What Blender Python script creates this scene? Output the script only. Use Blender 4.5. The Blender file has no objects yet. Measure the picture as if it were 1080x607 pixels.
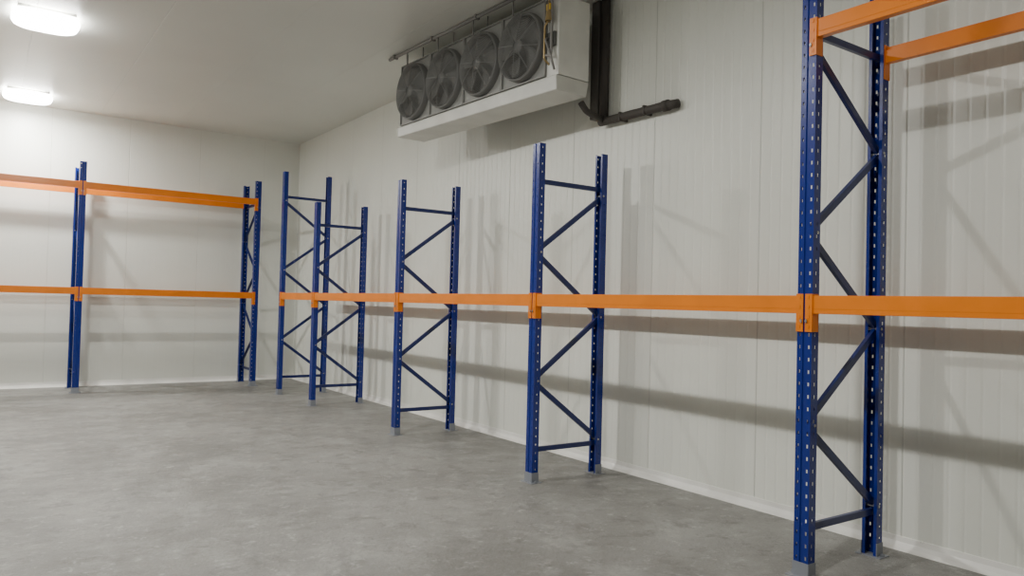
import bpy, bmesh, math, random
from mathutils import Vector, Matrix
random.seed(7)
scn=bpy.context.scene
COL=scn.collection
# ------------------------------------------------------------------ helpers
def link(o,parent=None):
    COL.objects.link(o)
    if parent is not None: o.parent=parent
    return o
def mesh_obj(name,bm,mat=None,parent=None,smooth=False):
    me=bpy.data.meshes.new(name); bm.normal_update(); bm.to_mesh(me); bm.free()
    if mat: me.materials.append(mat)
    if smooth:
        for p in me.polygons: p.use_smooth=True
    return link(bpy.data.objects.new(name,me),parent)
def empty(name,loc,rotz=0,label=None,cat=None,group=None):
    o=bpy.data.objects.new(name,None); o.empty_display_size=.2
    o.location=loc; o.rotation_euler=(0,0,rotz); link(o)
    if label:o['label']=label
    if cat:o['category']=cat
    if group:o['group']=group
    return o
def box(bm,x0,x1,y0,y1,z0,z1,mi=0):
    v=[bm.verts.new((x,y,z)) for z in (z0,z1) for y in (y0,y1) for x in (x0,x1)]
    for f in ((0,2,3,1),(4,5,7,6),(0,1,5,4),(1,3,7,5),(3,2,6,7),(2,0,4,6)):
        bm.faces.new([v[i] for i in f]).material_index=mi
def tube(bm,pts,r,n=10,cap=True):
    pts=[Vector(p) for p in pts]; rings=[]; 
    up=None
    for i,p in enumerate(pts):
        if i==0: d=(pts[1]-p)
        elif i==len(pts)-1: d=p-pts[i-1]
        else: d=(pts[i+1]-p).normalized()+(p-pts[i-1]).normalized()
        d.normalize()
        if up is None:
            up=Vector((0,0,1)) if abs(d.z)<.9 else Vector((1,0,0))
        a=d.cross(up); 
        if a.length<1e-4: a=d.cross(Vector((0,1,0)))
        a.normalize(); b=a.cross(d).normalized(); up=b
        rr=r if not callable(r) else r(i/(len(pts)-1))
        rings.append([bm.verts.new(p+rr*(math.cos(t)*a+math.sin(t)*b)) for t in [2*math.pi*k/n for k in range(n)]])
    for i in range(len(rings)-1):
        for k in range(n):
            bm.faces.new((rings[i][k],rings[i][(k+1)%n],rings[i+1][(k+1)%n],rings[i+1][k]))
    if cap:
        bm.faces.new(rings[0][::-1]); bm.faces.new(rings[-1])
def torus(bm,c,R,r,n=32,m=6):
    rings=[]
    for k in range(n):
        t=2*math.pi*k/n; rr=[]
        for j in range(m):
            u=2*math.pi*j/m
            q=R+r*math.cos(u)
            rr.append(bm.verts.new((c[0]+r*math.sin(u),c[1]+q*math.cos(t),c[2]+q*math.sin(t))))
        rings.append(rr)
    for k in range(n):
        for j in range(m):
            a,b=rings[k],rings[(k+1)%n]
            bm.faces.new((a[j],b[j],b[(j+1)%m],a[(j+1)%m]))
def bevel_mod(o,w=.004,seg=2):
    m=o.modifiers.new('bev','BEVEL'); m.width=w; m.segments=seg; m.limit_method='ANGLE'
# ------------------------------------------------------------------ materials
def newmat(name):
    m=bpy.data.materials.new(name); m.use_nodes=True
    nt=m.node_tree; b=nt.nodes['Principled BSDF']; return m,nt,b
def N(nt,t,**kw):
    n=nt.nodes.new(t)
    for k,v in kw.items(): setattr(n,k,v)
    return n
def noise(nt,scale,detail=4,rough=.55,vec=None,dim=None):
    n=N(nt,'ShaderNodeTexNoise'); n.inputs['Scale'].default_value=scale
    n.inputs['Detail'].default_value=detail; n.inputs['Roughness'].default_value=rough
    if vec: nt.links.new(vec,n.inputs['Vector'])
    return n.outputs['Fac']
def mixc(nt,fac,a,b,blend='MIX'):
    m=N(nt,'ShaderNodeMix',data_type='RGBA',blend_type=blend)
    if isinstance(fac,(int,float)): m.inputs[0].default_value=fac
    else: nt.links.new(fac,m.inputs[0])
    for s,v in ((6,a),(7,b)):
        if isinstance(v,tuple): m.inputs[s].default_value=(*v,1)
        else: nt.links.new(v,m.inputs[s])
    return m.outputs[2]
def math_(nt,op,a,b=None,c=None):
    m=N(nt,'ShaderNodeMath',operation=op)
    for i,v in enumerate((a,b,c)):
        if v is None: continue
        if isinstance(v,(int,float)): m.inputs[i].default_value=v
        else: nt.links.new(v,m.inputs[i])
    return m.outputs[0]
def ramp(nt,fac,p0,p1,c0=(0,0,0),c1=(1,1,1)):
    r=N(nt,'ShaderNodeValToRGB'); r.color_ramp.elements[0].position=p0; r.color_ramp.elements[1].position=p1
    r.color_ramp.elements[0].color=(*c0,1); r.color_ramp.elements[1].color=(*c1,1)
    nt.links.new(fac,r.inputs[0]); return r.outputs[0]
def objcoord(nt): return N(nt,'ShaderNodeTexCoord').outputs['Object']

def panel_mat(name,axis,offset,period,col,rough=.38,seamdark=.72,ribs=1.0):
    m,nt,b=newmat(name)
    oc=objcoord(nt); sx=N(nt,'ShaderNodeSeparateXYZ'); nt.links.new(oc,sx.inputs[0])
    a=sx.outputs[axis]
    t=math_(nt,'DIVIDE',math_(nt,'SUBTRACT',a,offset),period)
    fr=math_(nt,'FRACT',math_(nt,'ADD',t,100.5))      # seam at .5
    d=math_(nt,'MULTIPLY',math_(nt,'ABSOLUTE',math_(nt,'SUBTRACT',fr,.5)),period)
    seam=math_(nt,'MINIMUM',math_(nt,'DIVIDE',d,.006),1.0)       # 0 in seam
    # micro ribs, 0.1 m pitch
    fr2=math_(nt,'FRACT',math_(nt,'ADD',math_(nt,'DIVIDE',math_(nt,'SUBTRACT',a,offset),period/12),100.5))
    d2=math_(nt,'ABSOLUTE',math_(nt,'SUBTRACT',fr2,.5))
    rib=math_(nt,'MINIMUM',math_(nt,'MULTIPLY',d2,7.0),1.0)
    n1=noise(nt,.7,3,.5,oc); n2=noise(nt,14,5,.6,oc)
    base=mixc(nt,ramp(nt,n1,.3,.75),col,tuple(c*.93 for c in col))
    base=mixc(nt,math_(nt,'MULTIPLY',ramp(nt,n2,.62,.8),.10),base,(.45,.42,.36))
    base=mixc(nt,1.0,base,mixc(nt,seam,(seamdark,)*3,(1,1,1)),'MULTIPLY')
    nt.links.new(base,b.inputs['Base Color'])
    b.inputs['Roughness'].default_value=rough
    h=math_(nt,'ADD',math_(nt,'MULTIPLY',seam,.004),math_(nt,'MULTIPLY',rib,.0045*ribs))
    h=math_(nt,'ADD',h,math_(nt,'MULTIPLY',noise(nt,1.3,2,.5,oc),.006))
    bp=N(nt,'ShaderNodeBump'); bp.inputs['Strength'].default_value=.8; bp.inputs['Distance'].default_value=1.0
    nt.links.new(h,bp.inputs['Height']); nt.links.new(bp.outputs[0],b.inputs['Normal'])
    return m
WALLC=(.79,.80,.735)
M_wallR=panel_mat('wall_panel_side',1,5.07,1.2,WALLC,seamdark=.8,ribs=.7)
M_wallB=panel_mat('wall_panel_end',0,.9,1.2,(.75,.76,.70),seamdark=.9,ribs=.12)
M_wallD=panel_mat('wall_panel_low_bounce',0,.9,1.2,(.30,.30,.28),ribs=.6)  # walls out of view, darkened to cut the bounced fill light
M_ceil=panel_mat('ceiling_panel',0,1.6,1.2,(.73,.74,.69),rough=.36,seamdark=.985,ribs=.05)
# floor
M_floor,nt,b=newmat('concrete_floor'); oc=objcoord(nt)
c=mixc(nt,ramp(nt,noise(nt,.45,5,.6,oc),.38,.64),(.165,.16,.148),(.27,.265,.25))
c=mixc(nt,math_(nt,'MULTIPLY',ramp(nt,noise(nt,1.7,9,.72,oc),.5,.64),.6),c,(.35,.347,.33))
c=mixc(nt,math_(nt,'MULTIPLY',ramp(nt,noise(nt,4,10,.8,oc),.52,.60),.6),c,(.125,.12,.11))
c=mixc(nt,math_(nt,'MULTIPLY',ramp(nt,noise(nt,7,10,.85,oc),.55,.62),.6),c,(.48,.475,.455))
c=mixc(nt,math_(nt,'MULTIPLY',ramp(nt,noise(nt,45,6,.8,oc),.52,.66),.5),c,(.13,.128,.12))
c=mixc(nt,math_(nt,'MULTIPLY',ramp(nt,noise(nt,80,4,.7,oc),.56,.70),.5),c,(.45,.445,.43))
nt.links.new(c,b.inputs['Base Color'])
nt.links.new(ramp(nt,noise(nt,2.2,6,.6,oc),.3,.7,(.36,)*3,(.62,)*3),b.inputs['Roughness'])
bp=N(nt,'ShaderNodeBump'); bp.inputs['Strength'].default_value=.8; bp.inputs['Distance'].default_value=.016
nt.links.new(noise(nt,22,8,.75,oc),bp.inputs['Height']); nt.links.new(bp.outputs[0],b.inputs['Normal'])
def paint(name,col,rough=.35,wear=(.3,.3,.3),wamt=.25,metal=0,scale=9):
    m,nt,b=newmat(name); oc=objcoord(nt)
    c=mixc(nt,ramp(nt,noise(nt,3,3,.5,oc),.3,.7),col,tuple(x*.85 for x in col))
    c=mixc(nt,math_(nt,'MULTIPLY',ramp(nt,noise(nt,scale,8,.7,oc),.63,.72),wamt),c,wear)
    nt.links.new(c,b.inputs['Base Color']); b.inputs['Roughness'].default_value=rough
    b.inputs['Metallic'].default_value=metal
    return m
M_blue=paint('blue_powder_coat',(.005,.020,.21),.26,(.08,.14,.4),.4)
M_bluedark=paint('dark_blue_brace_paint',(.005,.015,.12),.3,(.06,.1,.25),.4)
M_orange=paint('orange_powder_coat',(.84,.215,.002),.32,(.75,.18,.005),.4)
M_white=paint('white_enamel',(.78,.775,.73),.35,(.5,.48,.42),.3)
M_tray=paint('drip_tray_enamel',(.66,.655,.61),.4,(.45,.43,.38),.4)
M_fplate=paint('fan_plate_grey',(.29,.29,.275),.45,(.25,.25,.23),.3)
M_trim=paint('white_skirting',(.84,.83,.79),.45,(.45,.43,.38),.5,scale=14)
M_galv=paint('galvanised_steel',(.42,.43,.44),.42,(.3,.3,.3),.5,.8)
M_plate=paint('grey_base_plate',(.27,.285,.32),.5,(.14,.15,.2),.5,.2)
M_dark=paint('dark_coil',(.13,.13,.125),.5,(.2,.2,.2),.3)
M_shroud=paint('fan_shroud_grey',(.19,.19,.185),.5,(.22,.22,.22),.3)
M_blade=paint('fan_blade_alloy',(.16,.16,.155),.5,(.18,.18,.18),.3,.1)
M_guard=paint('fan_guard_wire',(.24,.24,.23),.5,(.2,.2,.2),.3,.1)
M_black=paint('dark_pipe_insulation',(.065,.057,.05),.7,(.10,.09,.08),.4)
M_brown=paint('dark_grey_trunking',(.09,.084,.075),.5,(.13,.12,.11),.4)
M_cond=paint('grey_conduit',(.25,.24,.23),.5,(.15,.15,.15),.4)
M_yellow=paint('yellow_label_plastic',(.75,.5,.05),.4,(.4,.3,.1),.3)
M_brass=paint('brass_fitting',(.45,.33,.16),.35,(.3,.2,.1),.3,.8)
M_bolt=paint('zinc_bolt',(.5,.5,.5),.35,(.3,.3,.3),.3,.9)
M_lamp,nt,b=newmat('lamp_diffuser')
b.inputs['Base Color'].default_value=(.9,.9,.9,1)
b.inputs['Emission Color'].default_value=(1,.99,.94,1); b.inputs['Emission Strength'].default_value=34
# ------------------------------------------------------------------ room
XL,XR,YF,YB,H=-4.2,5.2,-1.5,14.98,4.75
def slab(name,x0,x1,y0,y1,z0,z1,mat):
    bm=bmesh.new(); box(bm,x0,x1,y0,y1,z0,z1); o=mesh_obj(name,bm,mat); o['kind']='structure'; return o
T=.12
slab('floor',XL-T,XR+T,YF-T,YB+T,-T,0,M_floor)
slab('ceiling',XL-T,XR+T,YF-T,YB+T,H,H+T,M_ceil)
slab('wall_right',XR,XR+T,YF-T,YB+T,0,H,M_wallR)
slab('wall_left',XL-T,XL,YF-T,YB+T,0,H,M_wallD)
slab('wall_back',XL,XR,YB,YB+T,0,H,M_wallB)
slab('wall_front',XL,XR,YF-T,YF,0,H,M_wallD)
def skirting(name,p,q,nrm,mat):
    bm=bmesh.new(); prof=[(0,.085),(.008,.085),(.014,.05),(.03,.022),(.055,.006),(.058,0),(0,0)]
    rows=[]
    for e in (p,q): rows.append([bm.verts.new((e[0]+nrm[0]*a,e[1]+nrm[1]*a,z)) for a,z in prof])
    n=len(prof)
    for i in range(n): bm.faces.new((rows[0][i],rows[0][(i+1)%n],rows[1][(i+1)%n],rows[1][i]))
    bm.faces.new(rows[0]); bm.faces.new(rows[1][::-1])
    bmesh.ops.recalc_face_normals(bm,faces=bm.faces)
    o=mesh_obj(name,bm,mat); o['kind']='structure'
skirting('baseboard_right',(XR,YF),(XR,YB),(-1,0),M_trim)
skirting('baseboard_back',(XL,YB),(XR,YB),(0,-1),M_trim)
skirting('baseboard_left',(XL,YF),(XL,YB),(1,0),M_trim)
# ------------------------------------------------------------------ rack uprights
def post_mesh(name,h,small=False):
    bm=bmesh.new()
    P=[(.070,-.028),(.070,-.05),(.0,-.05),(.0,-.012),(.007,-.008),(.007,.008),(.0,.012),(.0,.05),(.070,.05),(.070,.028)]
    holes={1:(.43,.55),2:(.36,.60),6:(.40,.64),7:(.43,.55)}
    zf=(0,.36,.64,1)
    if small:
        holes={1:(.45,.53),2:(.40,.57),6:(.43,.60),7:(.45,.53)}; zf=(0,.40,.60,1)
    pitch=.075; nseg=int(round(h/pitch)); pitch=h/nseg
    cache={}
    def V(x,y,z):
        k=(round(x,5),round(y,5),round(z,5))
        if k not in cache: cache[k]=bm.verts.new(k)
        return cache[k]
    for s in range(nseg):
        z=[pitch*(s+f) for f in zf]
        for i in range(len(P)-1):
            a,b_=P[i],P[i+1]
            us=[0,1]
            if i in holes: us=[0,holes[i][0],holes[i][1],1]
            for r in range(3):
                for k in range(len(us)-1):
                    if i in holes and r==1 and k==1: continue
                    q=[(a[0]+(b_[0]-a[0])*u,a[1]+(b_[1]-a[1])*u) for u in (us[k],us[k+1])]
                    bm.faces.new((V(*q[0],z[r]),V(*q[1],z[r]),V(*q[1],z[r+1]),V(*q[0],z[r+1])))
    me=bpy.data.meshes.new(name)
    bmesh.ops.recalc_face_normals(bm,faces=bm.faces); bm.to_mesh(me); bm.free(); me.materials.append(M_blue)
    return me
DEP=.832
ZB0=.006
H_S,H_T=3.078,3.741
PM={'s':post_mesh('post_short',H_S-ZB0,True),'t':post_mesh('post_tall',H_T-ZB0,True),'n':post_mesh('post_tall_wide_slots',H_T-ZB0)}
def base_mesh():
    bm=bmesh.new()
    box(bm,-.03,.09,-.085,.085,0,.006)
    box(bm,-.004,.074,-.0545,-.0505,.006,.09); box(bm,-.004,.074,.0505,.0545,.006,.09)
    box(bm,-.0045,-.0005,-.0505,.0505,.006,.09)
    for y in (-.07,.07):
        box(bm,.02,.04,y-.009,y+.009,.006,.022)
    me=bpy.data.meshes.new('base_plate'); bm.to_mesh(me); bm.free(); me.materials.append(M_plate); return me
BM=base_mesh()
def brace_mesh(dx,dz,name):
    bm=bmesh.new(); L=math.hypot(dx,dz); w=.044; d=.026; t=.003
    ext=.012
    box(bm,-ext,L+ext,-d/2,-d/2+t,-w/2,w/2)
    box(bm,-ext,L+ext,-d/2+t,d/2,-w/2,-w/2+t)
    box(bm,-ext,L+ext,-d/2+t,d/2,w/2-t,w/2)
    a=math.atan2(dz,dx)
    bmesh.ops.rotate(bm,verts=bm.verts,cent=(0,0,0),matrix=Matrix.Rotation(-a,3,'Y'))
    me=bpy.data.meshes.new(name); bm.to_mesh(me); bm.free(); me.materials.append(M_bluedark); return me
ZN=[.33,.915,1.50,2.085,2.67,3.255]
x0,x1=.050,DEP-.050
B_up=brace_mesh(x1-x0,.585-.05,'brace_rising'); B_dn=brace_mesh(x1-x0,-(.585-.05),'brace_falling'); B_h=brace_mesh(x1-x0,0,'brace_level')
def bolt_mesh():
    bm=bmesh.new()
    bmesh.ops.create_cone(bm,cap_ends=True,segments=6,radius1=.010,radius2=.010,depth=.106)
    bmesh.ops.rotate(bm,verts=bm.verts,cent=(0,0,0),matrix=Matrix.Rotation(math.pi/2,3,'X'))
    me=bpy.data.meshes.new('bolt'); bm.to_mesh(me); bm.free(); me.materials.append(M_bolt); return me
BOLT=bolt_mesh()
def frame(x,y,rot,kind,label,group):
    e=empty('upright_frame',(x,y,0),rot,label,'rack upright',group)
    def part(me,name,loc,rz=0):
        o=bpy.data.objects.new(name,me); o.location=loc; o.rotation_euler=(0,0,rz); link(o,e); return o
    part(PM[kind],'post',(0,0,ZB0)); part(PM[kind],'post',(DEP,0,ZB0),math.pi)
    part(BM,'base_plate',(0,0,0)); part(BM,'base_plate',(DEP,0,0),math.pi)
    nodes=ZN[:5] if kind=='s' else ZN
    part(B_h,'brace',(x0,0,nodes[0]-.04)); part(B_h,'brace',(x0,0,nodes[-1]+.065))
    for i in range(len(nodes)-1):
        if i%2==0: part(B_dn,'brace',(x0,0,nodes[i+1]-.025))
        else: part(B_up,'brace',(x0,0,nodes[i]+.025))
    for i,z in enumerate(nodes):
        xx=DEP-.045 if i%2==0 else .045
        part(BOLT,'bolt',(xx,0,z))
    return e
# ------------------------------------------------------------------ beams
BH=.110; BD=.05
def beam_meshes(L):
    bm=bmesh.new()
    pr=[(.003,0),(.0015,.002),(.0015,.026),(0,.031),(0,BH-.004),(.003,BH),(.028,BH),(.028,BH-.028),(BD,BH-.028),(BD,0)]
    rows=[[bm.verts.new((a,y,z-BH/2)) for a,z in pr] for y in (-L/2,L/2)]
    n=len(pr)
    for i in range(n): bm.faces.new((rows[0][i],rows[0][(i+1)%n],rows[1][(i+1)%n],rows[1][i]))
    bm.faces.new(rows[0]); bm.faces.new(rows[1][::-1]); bmesh.ops.recalc_face_normals(bm,faces=bm.faces)
    me=bpy.data.meshes.new('beam_body'); bm.to_mesh(me); bm.free(); me.materials.append(M_orange); return me
def conn_mesh(z0,z1,nh):
    bm=bmesh.new()
    box(bm,-.004,.060,0,.004,z0,z1)
    box(bm,-.008,-.003,0,.047,z0,z1)
    for k in range(nh):
        z=z0+.03+k*.06
        box(bm,-.0115,-.008,.018,.030,z-.009,z+.009)
    me=bpy.data.meshes.new('connector'); bm.to_mesh(me); bm.free(); me.materials.append(M_orange); return me
def conn_mirror(me):
    m=me.copy()
    for v in m.vertices: v.co.y=-v.co.y
    m.flip_normals(); return m
CMa=conn_mesh(-.165,.065,4); CMb=conn_mesh(-.058,.062,2)
CONN={False:(CMa,conn_mirror(CMa)),True:(CMb,conn_mirror(CMb))}
def pin_mesh():
    bm=bmesh.new(); box(bm,-.016,-.008,.034,.040,-.012,.012); box(bm,-.02,-.016,.028,.042,-.004,.004)
    me=bpy.data.meshes.new('lock_pin'); bm.to_mesh(me); bm.free(); me.materials.append(M_galv); return me
PIN=pin_mesh()
_bm={}
def beam(x,y,z,L,rot,label,group,short=False):
    k=round(L,3)
    if k not in _bm: _bm[k]=beam_meshes(L)
    e=empty('rack_beam',(x,y,z),rot,label,'rack beam',group)
    o=bpy.data.objects.new('beam_body',_bm[k]); link(o,e)
    C1,C2=CONN[short]; pz=-.03 if short else -.1
    o=bpy.data.objects.new('connector',C1); o.location=(0,L/2,0); link(o,e)
    o2=bpy.data.objects.new('lock_pin',PIN); o2.location=(0,0,pz); link(o2,o)
    o=bpy.data.objects.new('connector',C2); o.location=(0,-L/2,0); link(o,e)
    o2=bpy.data.objects.new('lock_pin',PIN); o2.location=(0,-.074,pz); link(o2,o)
    return e
XF=4.098
YS={'N':-.03,'A':2.711,'B':5.476,'C':8.220,'E':11.02,'D':12.56}
GR='blue pallet rack uprights'; GB='orange pallet rack beams'
TL='tall blue perforated steel rack upright'
SL='shorter blue perforated steel rack upright'
frame(XF,YS['N'],0,'n',TL+' beside the panel wall',GR)
frame(XF,YS['A'],0,'n',TL+', orange beams at two levels',GR)
frame(XF,YS['B'],0,'s',SL+' near the cooling unit',GR)
frame(XF,YS['C'],0,'s',SL+' beside the panel wall',GR)
frame(XF,YS['E'],0,'s',SL+' next to taller one',GR)
frame(XF,YS['D'],0,'t',TL+' ending row near corner',GR)
ZL,ZU=1.646,3.33
order=['N','A','B','C','E','D']
for a,b_ in zip(order[:-1],order[1:]):
    ya,yb=YS[a],YS[b_]; L=yb-ya-.10-.008; yc=(ya+yb)/2
    lv=[ZL]+([ZU] if a=='N' else [])
    for z in lv:
        lb='long orange steel rack beam, '+('upper level' if z==ZU else 'waist level')
        beam(XF,yc,z,L,0,lb+', aisle side',GB)
        beam(XF+DEP,yc,z,L,math.pi,lb+', wall side',GB,short=(z==ZL))
R90=math.pi/2
YR=13.918; XS=[4.093,1.285,-1.52]
for i,x in enumerate(XS):
    frame(x,YR,R90,'t',TL+' against the end wall',GR)
for a,b_ in zip(XS[:-1],XS[1:]):
    L=a-b_-.108; xc=(a+b_)/2
    for z in (ZL,ZU+.03):
        lb='orange steel beam on end wall rack, '+('upper level' if z>2 else 'waist level')
        beam(xc,YR,z,L,R90,lb,GB)
        beam(xc,YR+DEP,z,L,R90+math.pi,lb+', wall side',GB,short=True)
# ------------------------------------------------------------------ ceiling lamps
def lamp(x,y):
    e=empty('ceiling_lamp',(x,y,H),0,'square white ceiling light panel, switched on','ceiling light','ceiling lights in a row')
    s=.28
    bm=bmesh.new(); box(bm,-s,s,-s,s,-.03,0)
    o=mesh_obj('lamp_housing',bm,M_white,e); bevel_mod(o,.006)
    bm=bmesh.new(); s2=.335; rings=[]
    for (k,z) in ((.88,-.03),(.98,-.045),(1,-.065),(.96,-.088),(.86,-.105),(.6,-.118),(.25,-.123)):
        row=[]
        for j in range(48):
            t=2*math.pi*j/48; c_,s_=math.cos(t),math.sin(t); p=3.4
            q=(abs(c_)**p+abs(s_)**p)**(-1/p)
            row.append(bm.verts.new((s2*k*q*c_,s2*k*q*s_,z)))
        rings.append(row)
    for a,b_ in zip(rings[:-1],rings[1:]):
        for j in range(48): bm.faces.new((a[j],b_[j],b_[(j+1)%48],a[(j+1)%48]))
    bm.faces.new(rings[-1])
    bmesh.ops.recalc_face_normals(bm,faces=bm.faces)
    mesh_obj('lamp_diffuser',bm,M_lamp,e,True)
    ld=bpy.data.lights.new('added_shadow_light','AREA'); ld.shape='SQUARE'; ld.size=.16; ld.energy=142; ld.color=(1,.99,.94)  # extra small light added below the diffuser to sharpen cast shadows
    lo=bpy.data.objects.new('added_shadow_light',ld); lo.location=(0,0,-.126); link(lo,e)
for y in (1.92,5.99,10.06,14.13): lamp(.50,y)
# ------------------------------------------------------------------ evaporator
ang=math.atan2(.15,3.15)
UL=3.04
ev=empty('evaporator_cooler',(4.44,5.62,0),ang,'white ceiling-hung evaporator cooler with four round fans','cooling unit')
Z0,Z1=3.82,4.60
FD=.40; NF=4; FR=.335
fy=[.53+i*.715 for i in range(NF)]; fz=4.20
bm=bmesh.new()
box(bm,.004,FD,0,.02,Z0,Z1); box(bm,.004,FD,UL-.02,UL,Z0,Z1)
box(bm,.004,FD,.02,UL-.02,Z1-.01,Z1); box(bm,.004,FD,.02,UL-.02,Z0,Z0+.01)
box(bm,.004,.02,.02,.17,Z0+.01,Z1-.01)
mesh_obj('casing',bm,M_white,ev)
bm=bmesh.new()
edges=[.17]+[(fy[i]+fy[i+1])/2 for i in range(NF-1)]+[UL-.02]
n=48
for i in range(NF):
    cy=fy[i]; ya,yb=edges[i],edges[i+1]; za,zb=Z0+.01,Z1-.01
    inner=[];outer=[];inb=[]
    for k in range(n):
        t=2*math.pi*k/n; c_,s_=math.cos(t),math.sin(t)
        ty=(yb-cy)/c_ if c_>1e-6 else ((ya-cy)/c_ if c_<-1e-6 else 1e9)
        tz=(zb-fz)/s_ if s_>1e-6 else ((za-fz)/s_ if s_<-1e-6 else 1e9)
        q=min(ty,tz)
        inner.append(bm.verts.new((0,cy+FR*c_,fz+FR*s_))); outer.append(bm.verts.new((0,cy+q*c_,fz+q*s_)))
        inb.append(bm.verts.new((.10,cy+FR*c_,fz+FR*s_)))
    for k in range(n):
        k2=(k+1)%n
        bm.faces.new((inner[k],inner[k2],outer[k2],outer[k])); bm.faces.new((inner[k],inb[k],inb[k2],inner[k2]))
        a,b_=outer[k].co,outer[k2].co
        if abs(a.y-b_.y)>1e-5 and abs(a.z-b_.z)>1e-5:
            cyy=ya if (abs(a.y-ya)<1e-5 or abs(b_.y-ya)<1e-5) else yb
            czz=za if (abs(a.z-za)<1e-5 or abs(b_.z-za)<1e-5) else zb
            v=bm.verts.new((0,cyy,czz)); bm.faces.new((outer[k],outer[k2],v))
    rim=.012
    for (a0,a1,c0,c1) in ((ya+.004,ya+.004+rim,za,zb),(yb-.004-rim,yb-.004,za,zb),(ya+.004+rim,yb-.004-rim,za,za+rim),(ya+.004+rim,yb-.004-rim,zb-rim,zb)):
        box(bm,-.02,-.0005,a0,a1,c0,c1)
mesh_obj('fan_plate',bm,M_fplate,ev)
bm=bmesh.new()
box(bm,.16,FD-.02,.05,UL-.05,Z0+.02,Z1-.02)
o=mesh_obj('coil',bm,M_dark,ev)
bm=bmesh.new()
def tray_ring(y,zt,zb_):
    return [bm.verts.new(p) for p in ((-.025,y,zt),(FD+.01,y,zt),(FD-.02,y,zb_),(-.015,y,zb_))]
r1=tray_ring(0,Z0-.004,Z0-.155); r2=tray_ring(UL+.03,Z0-.004,Z0-.125)
for i in range(4): bm.faces.new((r1[i],r1[(i+1)%4],r2[(i+1)%4],r2[i]))
bm.faces.new(r1); bm.faces.new(r2[::-1]); bmesh.ops.recalc_face_normals(bm,faces=bm.faces)
o=mesh_obj('drip_tray',bm,M_tray,ev); bevel_mod(o,.012,3)
for i in range(NF):
    f=bpy.data.objects.new('fan',None); f.empty_display_size=.1; f.location=(0,fy[i],fz); link(f,ev)
    bm=bmesh.new()
    r0,r1_=FR+.012,FR
    prof=[(0,r0),(-.065,r0-.004),(-.08,r0-.012),(-.08,r1_-.012),(-.02,r1_-.014),(0,r1_-.014)]
    rings=[]
    for (xx,rr) in prof: rings.append([bm.verts.new((xx,rr*math.cos(2*math.pi*k/48),rr*math.sin(2*math.pi*k/48))) for k in range(48)])
    for a,b_ in zip(rings[:-1],rings[1:]):
        for k in range(48): bm.faces.new((a[k],a[(k+1)%48],b_[(k+1)%48],b_[k]))
    bmesh.ops.recalc_face_normals(bm,faces=bm.faces)
    mesh_obj('shroud',bm,M_shroud,f,True)
    bm=bmesh.new()
    for j in range(20): 
        R=.045+j*.0148
        torus(bm,(-.085-.03*(1-(R/FR)**2),0,0),R,.0030,40,4)
    for j in range(8):
        t=2*math.pi*j/8+.2
        pts=[(-.088-.03*(1-(R/FR)**2),R*math.cos(t),R*math.sin(t)) for R in (.04,.12,.2,FR-.008)]
        tube(bm,pts,.0035,5)
    mesh_obj('guard',bm,M_guard,f)
    bm=bmesh.new()
    for j in range(5):
        t0=2*math.pi*j/5+i*.37
        g=[]
        for a in range(6):
            R=.065+(FR-.03-.065)*a/5
            w=.46+.36*math.sin(math.pi*(.25+.5*a/5)); row=[]
            for b2 in range(5):
                u=b2/4-.5; t=t0+u*w*1.3+a*.05
                row.append(bm.verts.new((-.035+u*.075*(1-.35*a/5),R*math.cos(t),R*math.sin(t))))
            g.append(row)
        for a in range(5):
            for b2 in range(4): bm.faces.new((g[a][b2],g[a][b2+1],g[a+1][b2+1],g[a+1][b2]))
    o=mesh_obj('blades',bm,M_blade,f,True); md=o.modifiers.new('s','SOLIDIFY'); md.thickness=.003
    bm=bmesh.new()
    bmesh.ops.create_cone(bm,cap_ends=True,segments=28,radius1=.085,radius2=.07,depth=.12)
    bmesh.ops.rotate(bm,verts=bm.verts,cent=(0,0,0),matrix=Matrix.Rotation(-math.pi/2,3,'Y'))
    bmesh.ops.translate(bm,verts=bm.verts,vec=(-.03,0,0))
    o=mesh_obj('hub',bm,M_shroud,f); bevel_mod(o,.008,2)
for i,y in enumerate((.25,1.25,1.92,2.6,2.98)):
    for xx in (.05,.34):
        bm=bmesh.new(); tube(bm,[(xx,y,Z1),(xx,y,H)],.008,8); box(bm,xx-.03,xx+.03,y-.03,y+.03,Z1,Z1+.006)
        mesh_obj('hanger',bm,M_cond,ev)
for i in range(NF):
    bm=bmesh.new(); yy=fy[i]+.12
    tube(bm,[(-.06,yy,H-.03),(-.065,yy,H-.10),(-.05,yy+.01,H-.2),(-.03,yy-.03,4.52),(-.02,yy-.05,4.46)],.009,8)
    mesh_obj('cable',bm,M_cond,ev,True)
def pipe(name,pts,r,mat,parent=None,wob=0,f=2.2):
    bm=bmesh.new()
    P=[Vector(p) for p in pts]; out=[P[0]]
    for i in range(1,len(P)-1):
        a,b_,c_=P[i-1],P[i],P[i+1]; rr=min(f*r,(a-b_).length*.45,(c_-b_).length*.45)
        p=b_+(a-b_).normalized()*rr; q=b_+(c_-b_).normalized()*rr
        for k in range(6):
            t=k/5; out.append(p*(1-t)**2+2*b_*t*(1-t)+q*t*t)
    out.append(P[-1])
    if wob:
        o2=[]
        for a,b_ in zip(out[:-1],out[1:]):
            m=max(1,int((b_-a).length/.05))
            for k in range(m): o2.append(a+(b_-a)*k/m)
        o2.append(out[-1]); out=o2
        tube(bm,out,lambda t: r*(1+wob*math.sin(t*37)+wob*.7*math.sin(t*71+1)),16)
    else: tube(bm,out,r,14)
    return mesh_obj(name,bm,mat,parent,True)
pipe('suction_pipe',[(.02,.15,4.55),(-.05,.15,4.55),(-.05,.15,4.02),(-.05,.05,4.0),(-.05,.05,4.68),(.1,.05,4.68)],.013,M_cond,ev)
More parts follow.
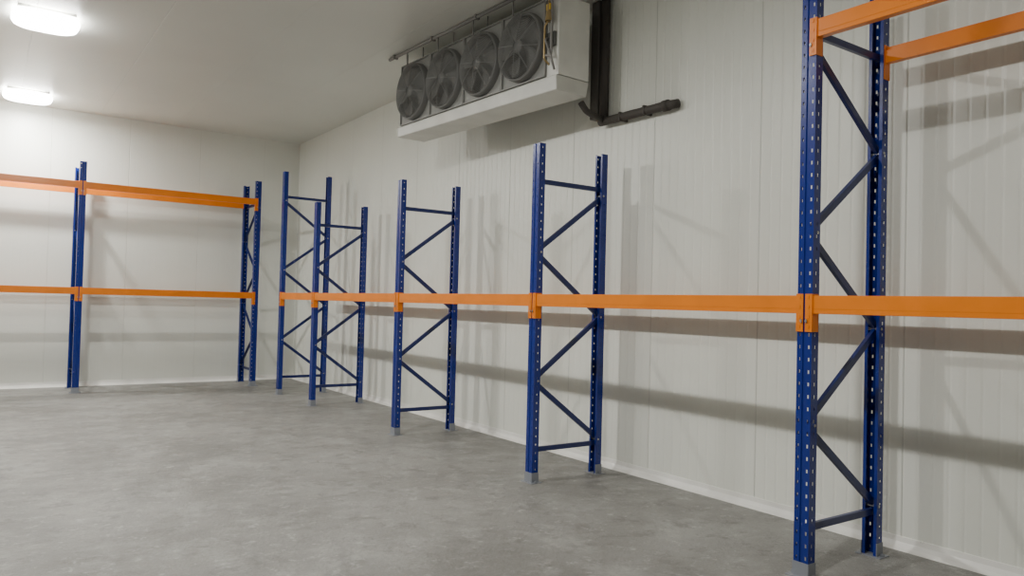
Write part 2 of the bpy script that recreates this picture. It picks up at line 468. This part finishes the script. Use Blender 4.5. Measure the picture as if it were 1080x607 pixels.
pipe('liquid_pipe',[(.05,.08,4.68),(-.06,.08,4.62),(-.06,.08,4.35),(-.06,.14,4.3),(-.06,.14,3.98),(.01,.14,3.94)],.010,M_brass,ev)
pipe('cable',[(0,.12,4.2),(-.07,.12,4.17),(-.07,.03,3.98),(-.03,.02,3.86)],.011,M_cond,ev)
bm=bmesh.new(); bmesh.ops.create_cone(bm,cap_ends=True,segments=16,radius1=.04,radius2=.03,depth=.09,matrix=Matrix.Translation((-.06,.08,4.38)))
bmesh.ops.create_cone(bm,cap_ends=True,segments=16,radius1=.02,radius2=.02,depth=.08,matrix=Matrix.Translation((-.06,.08,4.46)))
mesh_obj('valve',bm,M_brass,ev)
bm=bmesh.new(); box(bm,-.03,0,.03,.15,4.10,4.24); o=mesh_obj('junction_box',bm,M_dark,ev); bevel_mod(o,.006)
bm=bmesh.new(); box(bm,-.075,-.05,.05,.11,4.44,4.50); o=mesh_obj('tag',bm,M_yellow,ev); bevel_mod(o,.004)
pipe('conduit',[(-.06,.1,H-.025),(-.06,3.25,H-.025)],.02,M_cond,ev)
for y in (.4,1.3,2.2,3.1):
    bm=bmesh.new(); box(bm,-.09,-.03,y-.015,y+.015,H-.05,H); mesh_obj('clip',bm,M_cond,ev)
# wall pipework: riser with cover, and the insulated run branching from its foot
tr=empty('insulated_pipework',(5.2,5.80,3.5),0,'dark insulated pipework dropping from ceiling and turning along wall','pipe')
bm=bmesh.new(); box(bm,-.11,0,-.02,.10,0.03,H-3.5); o=mesh_obj('pipe_cover',bm,M_brown,tr); bevel_mod(o,.01,2)
pipe('riser_pipe',[(-.07,-.075,H-3.5),(-.07,-.075,-.005)],.045,M_black,tr)
pipe('drain_branch',[(-.40,-.10,.125),(-.33,-.10,.05),(-.07,-.085,-.01)],.032,M_black,tr)
pipe('pipe_run',[(-.07,-.03,-.01),(-.07,-.95,-.02),(-.043,-1.06,-.02)],.042,M_black,tr,wob=.02,f=1.2)
bm=bmesh.new(); tube(bm,[(-.068,-.90,-.02),(-.068,-.965,-.02)],.052,16); mesh_obj('elbow_collar',bm,M_black,tr,True)
for y in (-.35,-.68):
    bm=bmesh.new(); box(bm,-.117,-.0005,y-.012,y+.012,-.06,.03); o=mesh_obj('pipe_clip',bm,M_black,tr); bevel_mod(o,.006)
# ------------------------------------------------------------------ camera
yaw,pit,rol=.6145,.0221,.0254
fw=Vector((math.sin(yaw)*math.cos(pit),math.cos(yaw)*math.cos(pit),math.sin(pit)))
r0=Vector((math.cos(yaw),-math.sin(yaw),0)); u0=r0.cross(fw)
Rv=r0*math.cos(rol)+u0*math.sin(rol); Uv=u0*math.cos(rol)-r0*math.sin(rol)
cd=bpy.data.cameras.new('camera'); cam=bpy.data.objects.new('camera',cd); COL.objects.link(cam)
M=Matrix((Rv,Uv,-fw)).transposed().to_4x4(); M.translation=Vector((0,0,1.6)); cam.matrix_world=M
cd.sensor_width=36; cd.lens=792.84/1080*36; cd.clip_start=.05
scn.camera=cam
w=bpy.data.worlds.new('world'); scn.world=w; w.use_nodes=True
w.node_tree.nodes['Background'].inputs[0].default_value=(.5,.5,.5,1); w.node_tree.nodes['Background'].inputs[1].default_value=.05
